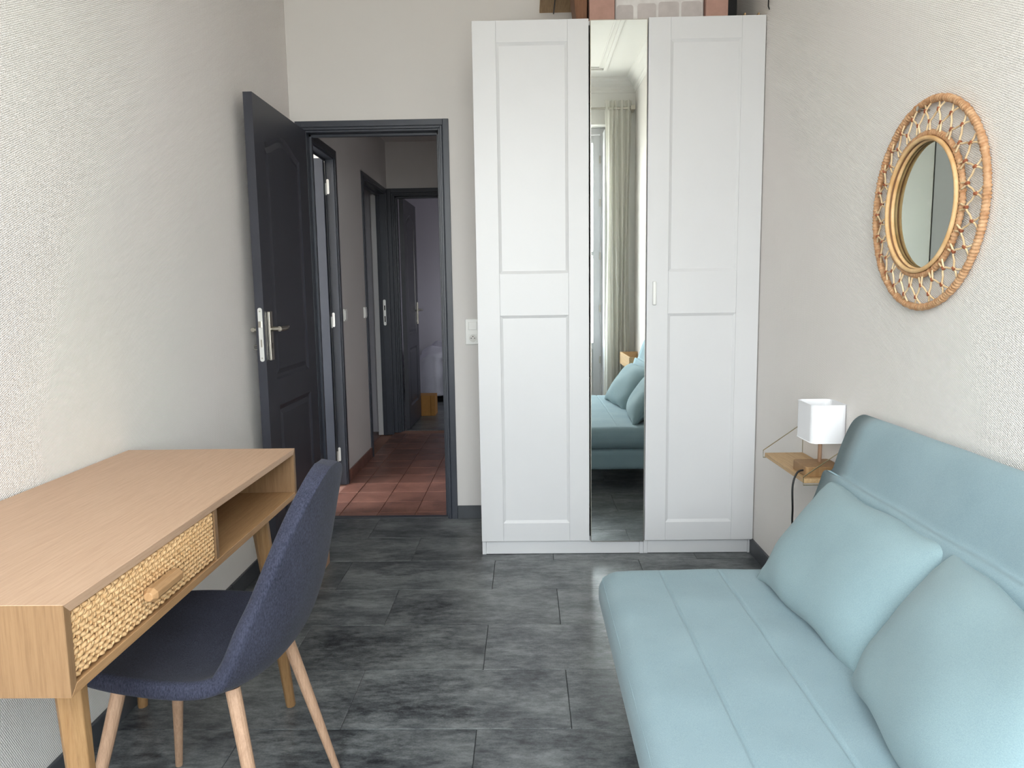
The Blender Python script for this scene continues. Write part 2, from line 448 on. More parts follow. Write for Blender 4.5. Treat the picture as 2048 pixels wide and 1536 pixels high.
# ------------------------------------------------------------------ doors
def casing(root, axis, a0, a1, ztop, plane, out, w=.055, depth=.09, name='door_frame'):
    """axis: 'x' doorway spans x (in a wall of constant y); 'y' spans y. a0,a1,ztop outer limits; plane = wall face, out=+-1 outward, depth into wall"""
    m = MB()
    def bx(p0, p1, q0, q1, z0, z1):
        q0, q1 = min(q0, q1), max(q0, q1)
        if axis == 'x': m.box(p0, p1, q0, q1, z0, z1)
        else: m.box(q0, q1, p0, p1, z0, z1)
    o = out
    for d0, d1, wa, wb in ((.010, 0, 0, w*.55), (.006, 0, w*.55, w*.62), (.013, 0, w*.62, w*.82), (.004, 0, w*.82, w)):
        q0, q1 = plane+o*d0, plane-o*depth
        bx(a0+wa, a0+wb, q0, q1, 0, ztop-wa); bx(a1-wb, a1-wa, q0, q1, 0, ztop-wa)
        bx(a0+wb, a1-wb, q0, q1, ztop-wb, ztop-wa)
    # stop
    q0, q1 = plane-o*.045, plane-o*depth
    bx(a0+w, a0+w+.013, q0, q1, 0, ztop-w); bx(a1-w-.013, a1-w, q0, q1, 0, ztop-w); bx(a0+w, a1-w, q0, q1, ztop-w-.013, ztop-w)
    return m.build(name, MDARK2, root, bevel=.0015)

def arch(y0, y1, z0, zs, rise, n=28):
    pts = [(y0, z0), (y1, z0)]
    for i in range(n+1):
        t = 1-i/n; k_ = (1-cos(2*pi*t))/2
        pts.append((y0+(y1-y0)*t, zs + rise*k_**.85))
    return pts
def inset(poly, d):
    n = len(poly); out = []
    for i in range(n):
        a, b, c = Vector(poly[i-1]), Vector(poly[i]), Vector(poly[(i+1) % n])
        e1 = (b-a); e2 = (c-b)
        if e1.length < 1e-6 or e2.length < 1e-6: out.append(tuple(b)); continue
        e1.normalize(); e2.normalize()
        n1 = Vector((-e1.y, e1.x)); n2 = Vector((-e2.y, e2.x)); nn = (n1+n2)
        nn.normalize(); out.append(tuple(b + nn*d/max(.5, nn.dot(n1))))
    return out
def panel_leaf(root, W, Ht, T, frame, mat=MDARK, panels=None):
    """leaf in local (a along width from 0 hinge to W, z), thickness T; frame(a,z,t)->world"""
    from mathutils.geometry import tessellate_polygon
    m = MB()
    for side in (0, 1):
        t0 = T if side else 0; sg = -1 if side else 1
        holes = []
        for poly in panels:
            p1 = poly; p2 = inset(poly, .010); p3 = inset(poly, .022); p4 = inset(poly, .045)
            rings = [(p1, 0), (p2, .006), (p3, .009), (p4, .003)]
            n = len(poly); vs = []
            for pl, d in rings: vs += [frame(a, z, t0+sg*d) for a, z in pl]
            fs = [(r*n+i, r*n+(i+1) % n, (r+1)*n+(i+1) % n, (r+1)*n+i) for r in range(3) for i in range(n)]
            tri = tessellate_polygon([[Vector((a, z, 0)) for a, z in p4]])
            fs += [tuple(3*n+i for i in t_) for t_ in tri]
            m.add(vs, fs); holes.append(poly)
        outer = [(0, 0), (W, 0), (W, Ht), (0, Ht)]
        loops = [[Vector((a, z, 0)) for a, z in outer]] + [[Vector((a, z, 0)) for a, z in reversed(h)] for h in holes]
        flat = [p for lp in loops for p in lp]
        tri = tessellate_polygon(loops)
        m.add([frame(p.x, p.y, t0) for p in flat], [tuple(t_) for t_ in tri])
    vs = [frame(a, z, t) for t in (0, T) for a, z in ((0, 0), (W, 0), (W, Ht), (0, Ht))]
    m.add(vs, [(0, 1, 5, 4), (1, 2, 6, 5), (2, 3, 7, 6), (3, 0, 4, 7)])
    return m.build('door_leaf', mat, root, recalc=False)

def lever_set(root, frame, side, W, zc, plate=(.038, .145)):
    """handle on the leaf: frame(a,z,t); side=+1 -> t>=T side"""
    pw, ph = plate
    a = W-.055
    def P(a_, z_, d): return frame(a_, z_, d)
    # plate
    pm = MB()
    vs = [P(a+i, zc+j, side(d)) for d in (0, .011) for i, j in ((-.019, -.135), (.019, -.135), (.019, .075), (-.019, .075))]
    pm.add(vs, [(0, 1, 2, 3), (4, 5, 6, 7), (0, 1, 5, 4), (1, 2, 6, 5), (2, 3, 7, 6), (3, 0, 4, 7)])
    h = pm.build('door_handle', MSTEEL, root, bevel=.002)
    m = MB()
    m.tube([P(a, zc, side(.010)), P(a, zc, side(.052))], .010, 14)
    m.tube([P(a+.008, zc, side(.048)), P(a-.05, zc, side(.052)), P(a-.085, zc+.002, side(.05)), P(a-.118, zc+.006, side(.046))], [.011, .010, .009, .006], 10)
    m.build('lever', MSTEEL, h, smooth=False)
    k_ = MB(); vs = [P(a+i, zc+j, side(.0116)) for i, j in ((-.003, -.085), (.003, -.085), (.003, -.060), (-.003, -.060))]
    k_.add(vs, [(0, 1, 2, 3)]); vs2 = [P(a+i, zc+j, side(.011)) for i, j in ((-.003, -.085), (.003, -.085), (.003, -.060), (-.003, -.060))]
    k_.add(vs2, [(0, 1, 2, 3)]); k_.build('keyhole', MGAP, h)
    return h

# door_1: the room's own door, open against the left wall
d1 = sempty('door_1', (DX0, YB, 0))
casing(d1, 'x', DX0, DX1, DZ, YB, -1, .055, .07)
LX = -1.107; LT = .037; LW = .742; LH = 2.037; HY = 3.853
fr1 = lambda a, z, t: (LX - LT + t, HY - a, z + .008)          # t: 0 = wall side, T = room side
panels1 = [arch(HY-3.722, HY-3.234, .835, 1.862, .062), [(HY-3.733, .19), (HY-3.25, .19), (HY-3.25, .717), (HY-3.733, .717)]]
lf1 = panel_leaf(d1, LW, LH, LT, fr1, MDARK, panels1)
h1 = lever_set(lf1, fr1, lambda d: LT + d, LW, 1.065)
fr1b = lambda a, z, t: (LX - LT - t, HY - a, z + .008)
# far-side lever between leaf and wall, with the key
a_ = LW-.055
hb = MB().tube([fr1b(a_, 1.062, 0), fr1b(a_, 1.062, .034)], .009, 14).tube([fr1b(a_+.012, 1.062, .031), fr1b(a_-.10, 1.062, .033)], [.0095, .008], 12).build('inner_handle', MSTEEL, lf1)
km = MB().tube([fr1b(a_, .985, 0), fr1b(a_, .985, .014)], .0022, 8)
km.tube([fr1b(a_ + .0, .985 + .010*sin(t*pi/8), .024 + .010*cos(t*pi/8)) for t in range(16)], .002, 6, closed=True)
km.build('key', MSTEEL, lf1)
# lock plate on the free edge
yl = HY-LW
def rounded_slot(cx, z0, z1, hw, n=8):
    pts = []
    for i in range(n+1): a = pi*i/n; pts.append((cx+hw*cos(a), z1-hw+hw*sin(a)))
    for i in range(n+1): a = pi+pi*i/n; pts.append((cx+hw*cos(a), z0+hw+hw*sin(a)))
    return pts
lp = MB().prism(rounded_slot(LX-LT/2+.002, .936, 1.165, .0095), 'y', yl-.0025, yl+.001).build('lock_plate', MZINC, lf1)
MB().box(LX-LT/2-.004, LX-LT/2+.007, yl-.012, yl-.002, 1.082, 1.108).build('latch_bolt', MSTEEL, lp)
MB().box(LX-LT/2-.001, LX-LT/2+.006, yl-.0035, yl-.002, .998, 1.03).build('dead_bolt', MSTEEL, lp)
for z in (1.150, .951): MB().tube([(LX-LT/2+.002, yl-.0032, z), (LX-LT/2+.002, yl-.002, z)], .0034, 10).build('screw', MSTEEL, lp)
thr = MB().box(DX0+.055, DX1-.055, YB+.020, YB+.062, -.01, .001).build('threshold_bar', MDARK2, d1, bevel=.001)
MB().box(DX0+.055, DX1-.055, YB+.0215, YB+.0235, .0, .0018).build('threshold_strip', MSTEEL, d1)

# ------------------------------------------------------------------ hall behind the doorway
HY1 = 6.39; HXR = .10; HZ = 2.49
hf = structure(MB().box(HX-.12, HXR, YB+.05, HY1+.10, -.06, -.006).build('floor', GROUT2)); hf.name = 'floor_hall'
TT = .2135; g2 = .002
tt = MB().box(g2, TT-g2, g2, TT-g2, -.006, 0).build('tile', TERRA, hf, bevel=.0025, seg=1, origin=(0, 0, 0)); first = True
xg = [-.622 + i*.2115 for i in range(-3, 4)]; yg = [3.994+i*.2125 for i in range(-1, 12)]
for i in range(len(xg)-1):
    for j in range(len(yg)-1):
        a, b, c, d = xg[i], xg[i+1], yg[j], yg[j+1]
        ac, cc, dc = max(a, HX), max(c, YB+.063), min(d, HY1+.055)
        if b-ac < .02 or dc-cc < .02: continue
        if ac == a and cc == c and dc == d:
            if first: tt.location = (a, c, 0); first = False
            else: copyobj(tt, (a, c, 0), hf)
        else: MB().box(ac+g2, b-g2, cc+g2, dc-g2, -.006, 0).build('tile', TERRA, hf, bevel=.0025, seg=1, origin=(ac, cc, 0))
# side openings of the hall: y ranges are outside of frames
A0, A1 = 3.945, 4.667; B0, B1 = 5.393, 6.33; WT = .10
wl = MB().box(HX-WT, HX, A1, B0, 0, HZ+.3).box(HX-WT, HX, A0-.005, A1, DZ, HZ+.3).box(HX-WT, HX, B0, B1, DZ, HZ+.3).box(HX-WT, HX, B1, HY1, 0, HZ+.3)
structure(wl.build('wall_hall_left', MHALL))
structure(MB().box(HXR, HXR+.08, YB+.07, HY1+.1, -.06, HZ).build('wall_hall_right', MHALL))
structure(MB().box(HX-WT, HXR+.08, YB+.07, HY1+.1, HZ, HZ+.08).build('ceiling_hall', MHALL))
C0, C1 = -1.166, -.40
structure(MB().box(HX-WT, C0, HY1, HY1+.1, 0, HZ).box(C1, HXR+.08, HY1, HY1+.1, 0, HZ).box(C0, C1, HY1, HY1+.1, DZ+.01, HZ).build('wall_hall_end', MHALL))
bb = sempty('baseboard_hall', (HX, A1, 0))
y = A1; first = True
for y0, y1 in ((A1, A1+.06), (A1+.062, A1+.41), (A1+.412, B0)):
    MB().box(HX, HX+.009, y0, y1, 0, .078).build('skirting_tile', TERRA, bb, bevel=.002, seg=1)
for (ys, nm) in ((4.745, 'beside the nearer hall door'), (5.345, 'beside the farther hall door')):
    s_ = thing('light_switch', 'small white light switch on the hall wall ' + nm, 'switch', (HX, ys, 1.08), None)
    MB().box(HX, HX+.010, ys-.035, ys+.035, 1.045, 1.125).build('plate', MWHITEP, s_, bevel=.003)
    MB().box(HX+.010, HX+.015, ys-.025, ys+.025, 1.055, 1.115).build('rocker', MWHITEP, s_, bevel=.002)

# door_2: first door on the left, leaf swung into the side room
d2 = sempty('door_2', (HX, A1, 0))
casing(d2, 'y', A0, A1, DZ, HX, 1, .058, .046)
fr2 = lambda a, z, t: (HX-.052-a, 4.573+t, z+.01)
pn = lambda W: [arch(.13, W-.13, .835, 1.862, .055), [(.13, .19), (W-.13, .19), (W-.13, .717), (.13, .717)]]
def flat_leaf(root, W, frame, mat): 
    m = MB(); vs = [frame(a, z, t) for t in (0, .036) for a, z in ((0, 0), (W, 0), (W, 2.03), (0, 2.03))]
    m.add(vs, [(0, 1, 2, 3), (4, 5, 6, 7), (0, 1, 5, 4), (1, 2, 6, 5), (2, 3, 7, 6), (3, 0, 4, 7)])
    return m.build('door_leaf', mat, root, bevel=.0015)
flat_leaf(d2, .60, fr2, MDARK2)
def hinge_plate(root, x, y, z, ax):
    m = MB()
    if ax == 'y': m.prism(rounded_slot(x, z-.045, z+.045, .008), 'y', y-.003, y)
    else: m.prism([(y+p-0, q) for p, q in rounded_slot(0, z-.045, z+.045, .008)], 'x', x, x+.003)
    m.tube([(x-.012, y-.006, z-.05), (x-.012, y-.006, z+.02)], .006, 8)
    return m.build('hinge', MZINC, root)
for z in (.20, 1.06, 1.875): hinge_plate(d2, HX-.035, A1-.058, z, 'y')

# door_3: bathroom doorway, leaf out of sight inside
d3 = sempty('door_3', (HX, B1, 0))
casing(d3, 'y', B0, B1, DZ, HX, 1, .050, .075)
sp = MB().prism(rounded_slot(HX-.03, .95, 1.17, .011), 'y', B1-.055, B1-.050).build('strike_plate', MZINC, d3)
MB().box(HX-.033, HX-.024, B1-.056, B1-.0545, 1.08, 1.12).build('slot', MGAP, sp); MB().box(HX-.033, HX-.024, B1-.056, B1-.0545, .98, 1.03).build('slot', MGAP, sp)
# bathroom shell
structure(MB().box(-2.5, HX-WT, B0-.4, HY1+.4, -.06, -.002).build('floor_bathroom', TERRA))
structure(MB().box(-1.286, HX-.076, B1-.049, B1+.01, 0, DZ-.05).build('trim_5', MWHITE))
bw = sempty('wall_bathroom', (-2.5, HY1+.35, 0))
MB().box(-2.5, HX-WT, HY1+.36, HY1+.42, -.06, HZ).build('tile_bed', GROUT, bw)
tA = tB = None
for i in range(8):
    for j in range(12):
        x0 = HX-WT-.15*(i+1); z0 = .2*j
        dark = z0 > .75
        src = tB if dark else tA
        if src is None:
            o = MB().box(.0015, .1485, -.008, 0, .0015, .1985).build('wall_tile', MTILED if dark else MTILEW, bw, origin=(0, 0, 0)); o.location = Vector((x0, HY1+.36, z0))-bw.location
            if dark: tB = o
            else: tA = o
        else: copyobj(src, Vector((x0, HY1+.36, z0))-bw.location, bw)
structure(MB().box(-2.55, -2.5, B0-.4, HY1+.42, -.06, HZ).box(-2.55, HX-WT, B0-.42, B0-.4, -.06, HZ).box(-2.55, HX-WT, B0-.42, HY1+.42, HZ, HZ+.05).build('wall_bathroom_side', MHALL))
# side room shell behind door_2
SX = -3.2; SY0, SY1, SH = 2.6, B0-.46, 2.75
structure(MB().box(SX, HX-.10, SY0, SY1, -.06, -.002).build('floor_side_room', TILE))
sw = MB().box(SX, XL-.11, SY0-.05, SY0, -.06, SH).box(SX, HX-WT, SY1, SY1+.04, -.06, SH)
sw.box(SX-.05, SX, SY0-.05, 2.8, -.06, SH).box(SX-.05, SX, 4.2, SY1+.04, -.06, SH).box(SX-.05, SX, 2.8, 4.2, -.06, .8).box(SX-.05, SX, 2.8, 4.2, 2.4, SH)
sw.box(HX-WT-.02, HX-WT, 3.95, SY1, DZ+.2, SH).box(XL-.11, XL-.10, SY0, 3.94, -.06, SH)
structure(sw.build('wall_side_room', MCEIL))
structure(MB().box(SX-.05, HX-WT, SY0-.05, SY1+.04, SH, SH+.05).build('ceiling_side_room', MCEIL))

# door_4: end of hall, leaf swung into the bedroom
d4 = sempty('door_4', (C0, HY1, 0))
casing(d4, 'x', C0, C1, DZ+.01, HY1, -1, .062, .10)
d4h = Vector((-1.083, 6.50))
ang = radians(89.5)
fr4 = lambda a, z, t: (d4h.x + a*cos(ang) + t*sin(ang), d4h.y + a*sin(ang) - t*cos(ang), z+.01)
lf4 = panel_leaf(d4, .68, 2.03, .036, fr4, MDARK, pn(.68))
lever_set(lf4, fr4, lambda d: .036 + d, .68, 1.05)
for z in (.27, 1.06, 1.83): hinge_plate(d4, C0+.066, HY1+.06, z, 'y')
structure(MB().box(-1.6, 1.6, HY1+.1, 9.45, -.06, 0).build('floor_bedroom', TILE))
bs = MB().box(-1.65, HX-WT, HY1+.05, HY1+.1, -.06, 2.5).box(HXR+.05, 1.65, HY1+.05, HY1+.1, -.06, 2.5).box(-1.65, 1.65, 9.45, 9.5, -.06, 2.5).box(-1.65, -1.6, HY1+.1, 9.45, -.06, 2.5)
bs.box(1.6, 1.65, HY1+.1, 7.75, -.06, 2.5).box(1.6, 1.65, 8.25, 9.45, -.06, 2.5).box(1.6, 1.65, 7.75, 8.25, -.06, 1.1).box(1.6, 1.65, 7.75, 8.25, 1.7, 2.5)
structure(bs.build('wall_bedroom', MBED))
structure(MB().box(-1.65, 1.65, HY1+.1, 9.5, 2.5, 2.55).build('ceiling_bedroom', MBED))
hk = MB().tube(catmull([(-1.222, 7.29, 1.56), (-1.19, 7.27, 1.54), (-1.175, 7.26, 1.56), (-1.18, 7.26, 1.58)], 5), .004, 6)
# bed
bed = thing('bed', 'bed under a rumpled white duvet in the far bedroom', 'bed', (-.5, 8.7, 0))
MB().box(-1.14, .3, 8.25, 9.4, .10, .22).build('bed_frame', MGAP, bed, bevel=.01)
for x in (-1.05, .2):
    for y in (8.33, 9.3): MB().box(x-.03, x+.03, y-.03, y+.03, 0, .10).build('leg', MBLACK, bed)
def duv(u, v):
    x = -1.20 + 1.55*u; d = 1.30*v
    if d < .47: y = 8.20 + .02*sin(u*40)+.01*sin(d*20); z = .07 + d
    else:
        y = 8.20 + (d-.47)*1.3; z = .54 + .05*sin(min(1, (d-.47)/.4)*pi/2) + .02*sin(u*17+y*9) + .015*sin(y*31+u*5)
    if u < .06: z -= (.06-u)*1.2
    return (x, y, max(z, .05))
MB().grid(duv, 60, 40).build('duvet', DUVET, bed, smooth=True, solid=.02)
cb = thing('cardboard_box', 'brown cardboard box on the floor beside the far bed', 'box', (-1.0, 7.35, 0))
MB().box(-1.09, -.955, 7.25, 7.45, 0, .205).build('carton', CARD, cb, bevel=.003)
MB().box(-.953, -.91, 7.25, 7.45, 0, .205).build('flap', CARD, cb, bevel=.003)

# ------------------------------------------------------------------ wall switch and socket in the room
sk = thing('wall_switch', 'white double plate with light switch over a power socket', 'switch', (-.275, YB, 1.01))
MB().box(-.316, -.234, YB-.009, YB, .945, 1.080).build('plate', MWHITEP, sk, bevel=.004)
MB().box(-.298, -.254, YB-.014, YB-.008, 1.022, 1.064).build('rocker', MWHITEP, sk, bevel=.002)
so = MB().box(-.297, -.254, YB-.0105, YB-.008, .957, 1.0).build('socket', MWHITEP, sk, bevel=.001)
MB().tube([(-.2755, YB-.0145, .9785), (-.2755, YB-.009, .9785)], .0195, 28).build('socket_well', plain('socket_cream', srgb(215, 213, 208), .4), so)
for dx_, dz_ in ((-.009, 0), (.009, 0), (0, .009)):
    MB().tube([(-.2755+dx_, YB-.0152, .9785+dz_), (-.2755+dx_, YB-.012, .9785+dz_)], .0026, 10).build('socket_hole', MGAP, so)

# ------------------------------------------------------------------ wardrobes
def shaker_door(root, x0, x1, rx0, rx1, z0=.070, z1=2.362):
    th = .018
    rz = [(.156, 1.111), (1.296, 2.272)]
    m = MB()
    m.box(x0, rx0-.0004, YW, YW+th, z0, z1).box(rx1+.0004, x1, YW, YW+th, z0, z1)
    zz = [z0, rz[0][0], rz[0][1], rz[1][0], rz[1][1], z1]
    for i in (0, 2, 4): m.box(rx0, rx1, YW+.0004, YW+th, zz[i], zz[i+1])
    dr = m.build('door', MWHITE, root, bevel=.0007, seg=1)
    for a, b in rz:
        p = MB(); w_, d_ = .012, .0075
        o_ = [(rx0, a), (rx1, a), (rx1, b), (rx0, b)]; i_ = [(rx0+w_, a+w_), (rx1-w_, a+w_), (rx1-w_, b-w_), (rx0+w_, b-w_)]
        vs = [(x, YW+.001, z) for x, z in o_] + [(x, YW+d_, z) for x, z in i_] + [(x, YW+th-.001, z) for x, z in o_]
        p.add(vs, [(0, 1, 5, 4), (1, 2, 6, 5), (2, 3, 7, 6), (3, 0, 4, 7), (4, 5, 6, 7), (8, 9, 10, 11)])
        p.build('panel', MWHITE, dr)
    return dr
def carcass(root, x0, x1):
    y0, y1 = YW+.022, YB-.006; t = .018
    m = MB().box(x0, x0+t, y0, y1, 0, 2.36).box(x1-t, x1, y0, y1, 0, 2.36).box(x0+t, x1-t, y0, y1, 2.342, 2.36).box(x0+t, x1-t, y0+.01, y1, .064, .082).box(x0+t, x1-t, y1-.006, y1, .082, 2.342)
    m.build('carcass', MWHITE, root, bevel=.0006, seg=1)
    MB().box(x0+t+.0006, x1-t-.0006, y0+.001, y0+.017, .002, .066).build('plinth', MWHITE, root, bevel=.0006, seg=1)
w1 = thing('wardrobe', 'tall white wardrobe with one panelled door and a narrow mirror door', 'wardrobe', (.162, YW+.3, 0))
WX = -.2126
carcass(w1, WX, WX+.7495)
shaker_door(w1, WX, WX+.497, -.111, .194)
md = MB().box(.2905, .5345, YW-.002, YW+.016, .066, 2.356).build('mirror_door', MSTEEL, w1, bevel=.001)
MB().box(.2935, .5315, YW-.0045, YW-.0022, .070, 2.352).build('mirror_glass', MIRROR, md)
for z in (.35, .62, .95, 1.9): MB().box(.2862, .2892, YW+.006, YW+.016, z-.12, z+.12).build('dark_gap_strip', MGAP, md)  # dark strips painted in for the shaded gap between the two doors
w2 = thing('wardrobe', 'tall white wardrobe with a single panelled door and white bar handle', 'wardrobe', (.787, YW+.3, 0))
carcass(w2, .5377, 1.0374-.001)
sd = shaker_door(w2, .5395, 1.034, .634, .934)
MB().box(.5645, .5800, YW-.018, YW-.0005, 1.150, 1.254).build('handle', MWHITEP, sd, bevel=.005, seg=3)

# ------------------------------------------------------------------ things on top of the wardrobe
ZT = 2.36
sh_ = thing('wall_shelf', 'wooden wall shelf high on the back wall above the wardrobe', 'shelf', (.5, YB, 2.59))
MB().box(.09, 1.0, YB-.26, YB-.001, 2.595, 2.615).build('shelf_board', SHELFW, sh_, bevel=.002)
for x in (.16, .93):
    MB().tube([(x, YB-.003, 2.86), (x, YB-.262, 2.62), (x, YB-.262, 2.59), (x, YB-.003, 2.59)], .003, 6).build('bracket', MBLACK, sh_)
wdg = MB().prism([(.248, ZT), (.288, ZT), (.294, ZT+.30), (.212, ZT+.30)], 'y', 3.43, 3.60).build('wooden_crate', DARKW, bevel=.002)
tag(wdg, 'brown wooden holder with slanted side left of the cardboard boxes on the wardrobe', 'box')
b1 = MB().box(.298, .408, 3.40, 3.66, ZT, ZT+.32).build('cardboard_box', PINKCARD, bevel=.002)
tag(b1, 'pinkish cardboard box on the wardrobe above the mirror door', 'box')
b2 = MB().box(.806, .902, 3.40, 3.66, ZT+.006, ZT+.32).build('cardboard_box', PINKCARD, bevel=.002)
tag(b2, 'pinkish cardboard box on the wardrobe right of the plastic bin', 'box')
tr = MB().box(.54, .905, 3.385, 3.67, ZT+.0005, ZT+.006).build('dark_tray', MBLACK, bevel=.001)
tag(tr, 'thin dark board lying under the plastic bin on the wardrobe', 'board')
bn = thing('storage_bin', 'white frosted plastic storage bin between the cardboard boxes on the wardrobe', 'bin', (.61, 3.5, ZT+.006))
MB().box(.412, .802, 3.42, 3.64, ZT+.0065, ZT+.26).build('bin_body', BINP, bn, bevel=.012, seg=4)
PAN = plain('bin_recess_plastic', srgb(190, 182, 180), .35, var=.08, scale=20)
for a, b, zt in ((.42, .492, .10), (.51, .592, .105), (.602, .692, .11), (.702, .79, .11)):
    poly = rounded_rect = []
    r_ = .012; z0, z1 = ZT+.014, ZT+zt
    for cx, cz, s0 in ((b-r_, z1-r_, 0), (a+r_, z1-r_, 1), (a+r_, z0+r_, 2), (b-r_, z0+r_, 3)):
        for k_ in range(5): t = pi/2*(s0+k_/4); poly.append((cx+r_*cos(t), cz+r_*sin(t)))
    MB().prism(poly, 'y', 3.4185, 3.421).build('recess', PAN, bn)
bk = MB().box(.905, .945, 3.42, 3.60, ZT+.05, ZT+.30).tube([(.915, 3.45, ZT), (.915, 3.45, ZT+.06)], .0015, 6).tube([(.935, 3.45, ZT), (.935, 3.45, ZT+.06)], .0015, 6).tube([(.945, 3.43, ZT), (.945, 3.43, ZT+.3)], .002, 6).build('wire_stand', MBLACK)
tag(bk, 'black wire stand right of the cardboard boxes on the wardrobe', 'stand')
wt = thing('wooden_tray', 'small light wooden tray at the right end of the wardrobe top', 'tray', (1.0, 3.45, ZT))
MB().box(.965, 1.03, 3.37, 3.55, ZT, ZT+.028).build('tray_base', SHELFW, wt, bevel=.002)
MB().box(.965, .971, 3.37, 3.55, ZT+.028, ZT+.040).build('rim', SHELFW, wt, bevel=.001); MB().box(1.024, 1.03, 3.37, 3.55, ZT+.028, ZT+.040).build('rim', SHELFW, wt, bevel=.001)
br = MB().tube([(1.0375, 3.262, 2.372), (1.032, 3.262, 2.385), (1.032, 3.262, 2.425), (.985, 3.262, 2.475), (.985, 3.262, 2.60), (1.0375, 3.262, 2.60)], .0028, 8).build('wire_bracket', MBLACK)
tag(br, 'black wire bracket fixed to the right wall above the wardrobe corner', 'bracket')

# ------------------------------------------------------------------ desk
KF, KB, K1, K2, KZ, KB0 = -.6843, -1.1800, 1.020, 2.1175, .7675, .622
dk = thing('desk', 'oak writing desk with a woven cane drawer and tapered legs along the left wall', 'desk', ((KF+KB)/2, (K1+K2)/2, 0))
t = .0165
def mitre(o): return o
# mitred boards: profile in y-z
MB().prism([(K1, KZ), (K2, KZ), (K2-t, KZ-t), (K1+t, KZ-t)], 'x', KB, KF).build('top_panel', OAK_Y, dk, bevel=.0008, seg=1)
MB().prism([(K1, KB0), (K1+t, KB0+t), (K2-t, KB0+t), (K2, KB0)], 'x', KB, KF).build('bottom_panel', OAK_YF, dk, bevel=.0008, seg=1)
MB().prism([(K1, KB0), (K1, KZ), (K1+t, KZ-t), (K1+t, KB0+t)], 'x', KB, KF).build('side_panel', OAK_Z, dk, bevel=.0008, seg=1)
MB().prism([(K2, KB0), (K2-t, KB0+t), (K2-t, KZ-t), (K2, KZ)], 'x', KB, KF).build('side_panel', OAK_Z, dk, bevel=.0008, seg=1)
MB().box(KB+.01, KF-.002, 1.5505, 1.5665, KB0+t, KZ-t).build('divider', OAK_Z, dk, bevel=.0006, seg=1)
MB().box(KB+.004, KB+.012, K1+t, K2-t, KB0+t, KZ-t).build('back_panel', OAK_YF, dk)
dr = MB().box(KB+.05, KF-.012, K1+t+.003, 1.5475, KB0+t+.003, KZ-t-.003).build('drawer', OAK_YF, dk, bevel=.001)
y0, y1, z0, z1 = K1+t+.0035, 1.547, KB0+t+.0035, KZ-t-.0035
# woven cane: vertical stakes waving sideways, over-and-under horizontals
wv = MB(); xf = KF-.0075
nst = 46; nrow = 12; dy = (y1-y0)/nst; dz = (z1-z0)/nrow
for j in range(nrow):
    pts = []; zc = z0+(j+.5)*dz
    n = nst*4
    for i in range(n+1):
        yy = y0+.002 + (y1-y0-.004)*i/n; ph = pi*(i/4 + j)
        pts.append((xf+.0022*sin(ph), yy, zc+.0012*cos(ph*1.0+j)))
    wv.tube(pts, .0040, 6, cap=False)
for i in range(nst):
    pts = []; yc = y0+(i+.5)*dy; n = nrow*4
    for j in range(n+1):
        zz = z0+.002+(z1-z0-.004)*j/n; ph = pi*(j/4 + i) + pi/2
        pts.append((xf+.0030*sin(ph+pi/2), yc+.0034*sin(ph), zz))
    wv.tube(pts, .0021, 4, cap=False)
wo_ = wv.build('woven_cane', WEAVE, dr, smooth=True); wo_['kind'] = 'stuff'
hx = KF+.014
oct_ = lambda yy, r, xx=hx: [(xx + r*1.0*cos(a), yy, .690 + r*sin(a)) for a in [pi/8+k_*pi/4 for k_ in range(8)]]
hm = MB(); rings = [(1.228, .0085), (1.239, .0142), (1.334, .0142), (1.345, .0085)]
vs = []
for yy, r in rings: vs += oct_(yy, r)
fs = [(r*8+i, r*8+(i+1) % 8, (r+1)*8+(i+1) % 8, (r+1)*8+i) for r in range(3) for i in range(8)] + [tuple(range(8)), tuple(range(24, 32))]
hm.add(vs, fs).build('drawer_handle', OAK_YF, dr, bevel=.0012)
for yy in (1.26, 1.314): MB().tube([(xf, yy, .690), (hx, yy, .690)], .006, 8).build('handle_post', OAK_YF, dr)
for (tx, ty, fx, fy) in ((-.763, 1.135, -.713, 1.092), (-.763, 2.004, -.713, 2.048), (-1.105, 1.135, -1.160, 1.092), (-1.105, 2.004, -1.160, 2.048)):
    MB().tube([(tx, ty, KB0), (tx+(fx-tx)*.5, ty+(fy-ty)*.5, KB0/2), (fx, fy, .0)], [.0255, .0195, .0142], 8, phase=pi/8).build('leg', LEG_O, dk, bevel=.0018)

# ------------------------------------------------------------------ chair (local: sitter faces -x)
ch = thing('desk_chair', 'navy fabric shell chair with tapered beech legs pulled up to the desk', 'chair', (0, 0, 0))
CP = [(-.242, .448, .030), (-.240, .451, .085), (-.228, .454, .130), (-.20, .457, .172), (-.15, .455, .205), (-.08, .448, .222), (.0, .438, .229), (.065, .430, .229),
      (.115, .428, .226), (.155, .438, .220), (.192, .478, .212), (.222, .545, .203), (.241, .606, .184), (.256, .673, .168), (.268, .735, .145), (.279, .790, .116), (.286, .830, .084), (.2885, .850, .052), (.290, .860, .020)]
CV = [.0, .0, .004, .008, .012, .016, .022, .030, .040, .050, .058, .060, .052, .040, .028, .016, .006, .001, 0]
prof_ = catmull([p + (c,) for p, c in zip(CP, CV)], 4)
NS = len(prof_)-1
def shell(u, v):
    i = min(NS, int(round(u*NS))); x, z, hw, c = prof_[i]
    a = prof_[max(i-1, 0)]; b = prof_[min(i+1, NS)]; tx, tz = b[0]-a[0], b[1]-a[1]; L = math.hypot(tx, tz) or 1
    nx, nz = -tz/L, tx/L
    tt_ = 2*v-1
    e_ = abs(tt_)**2.3
    return (x+nx*c*e_, tt_*hw, z+nz*c*e_)
so_ = MB().grid(shell, NS, 24).build('seat_shell', NAVY, ch, smooth=True, recalc=False)
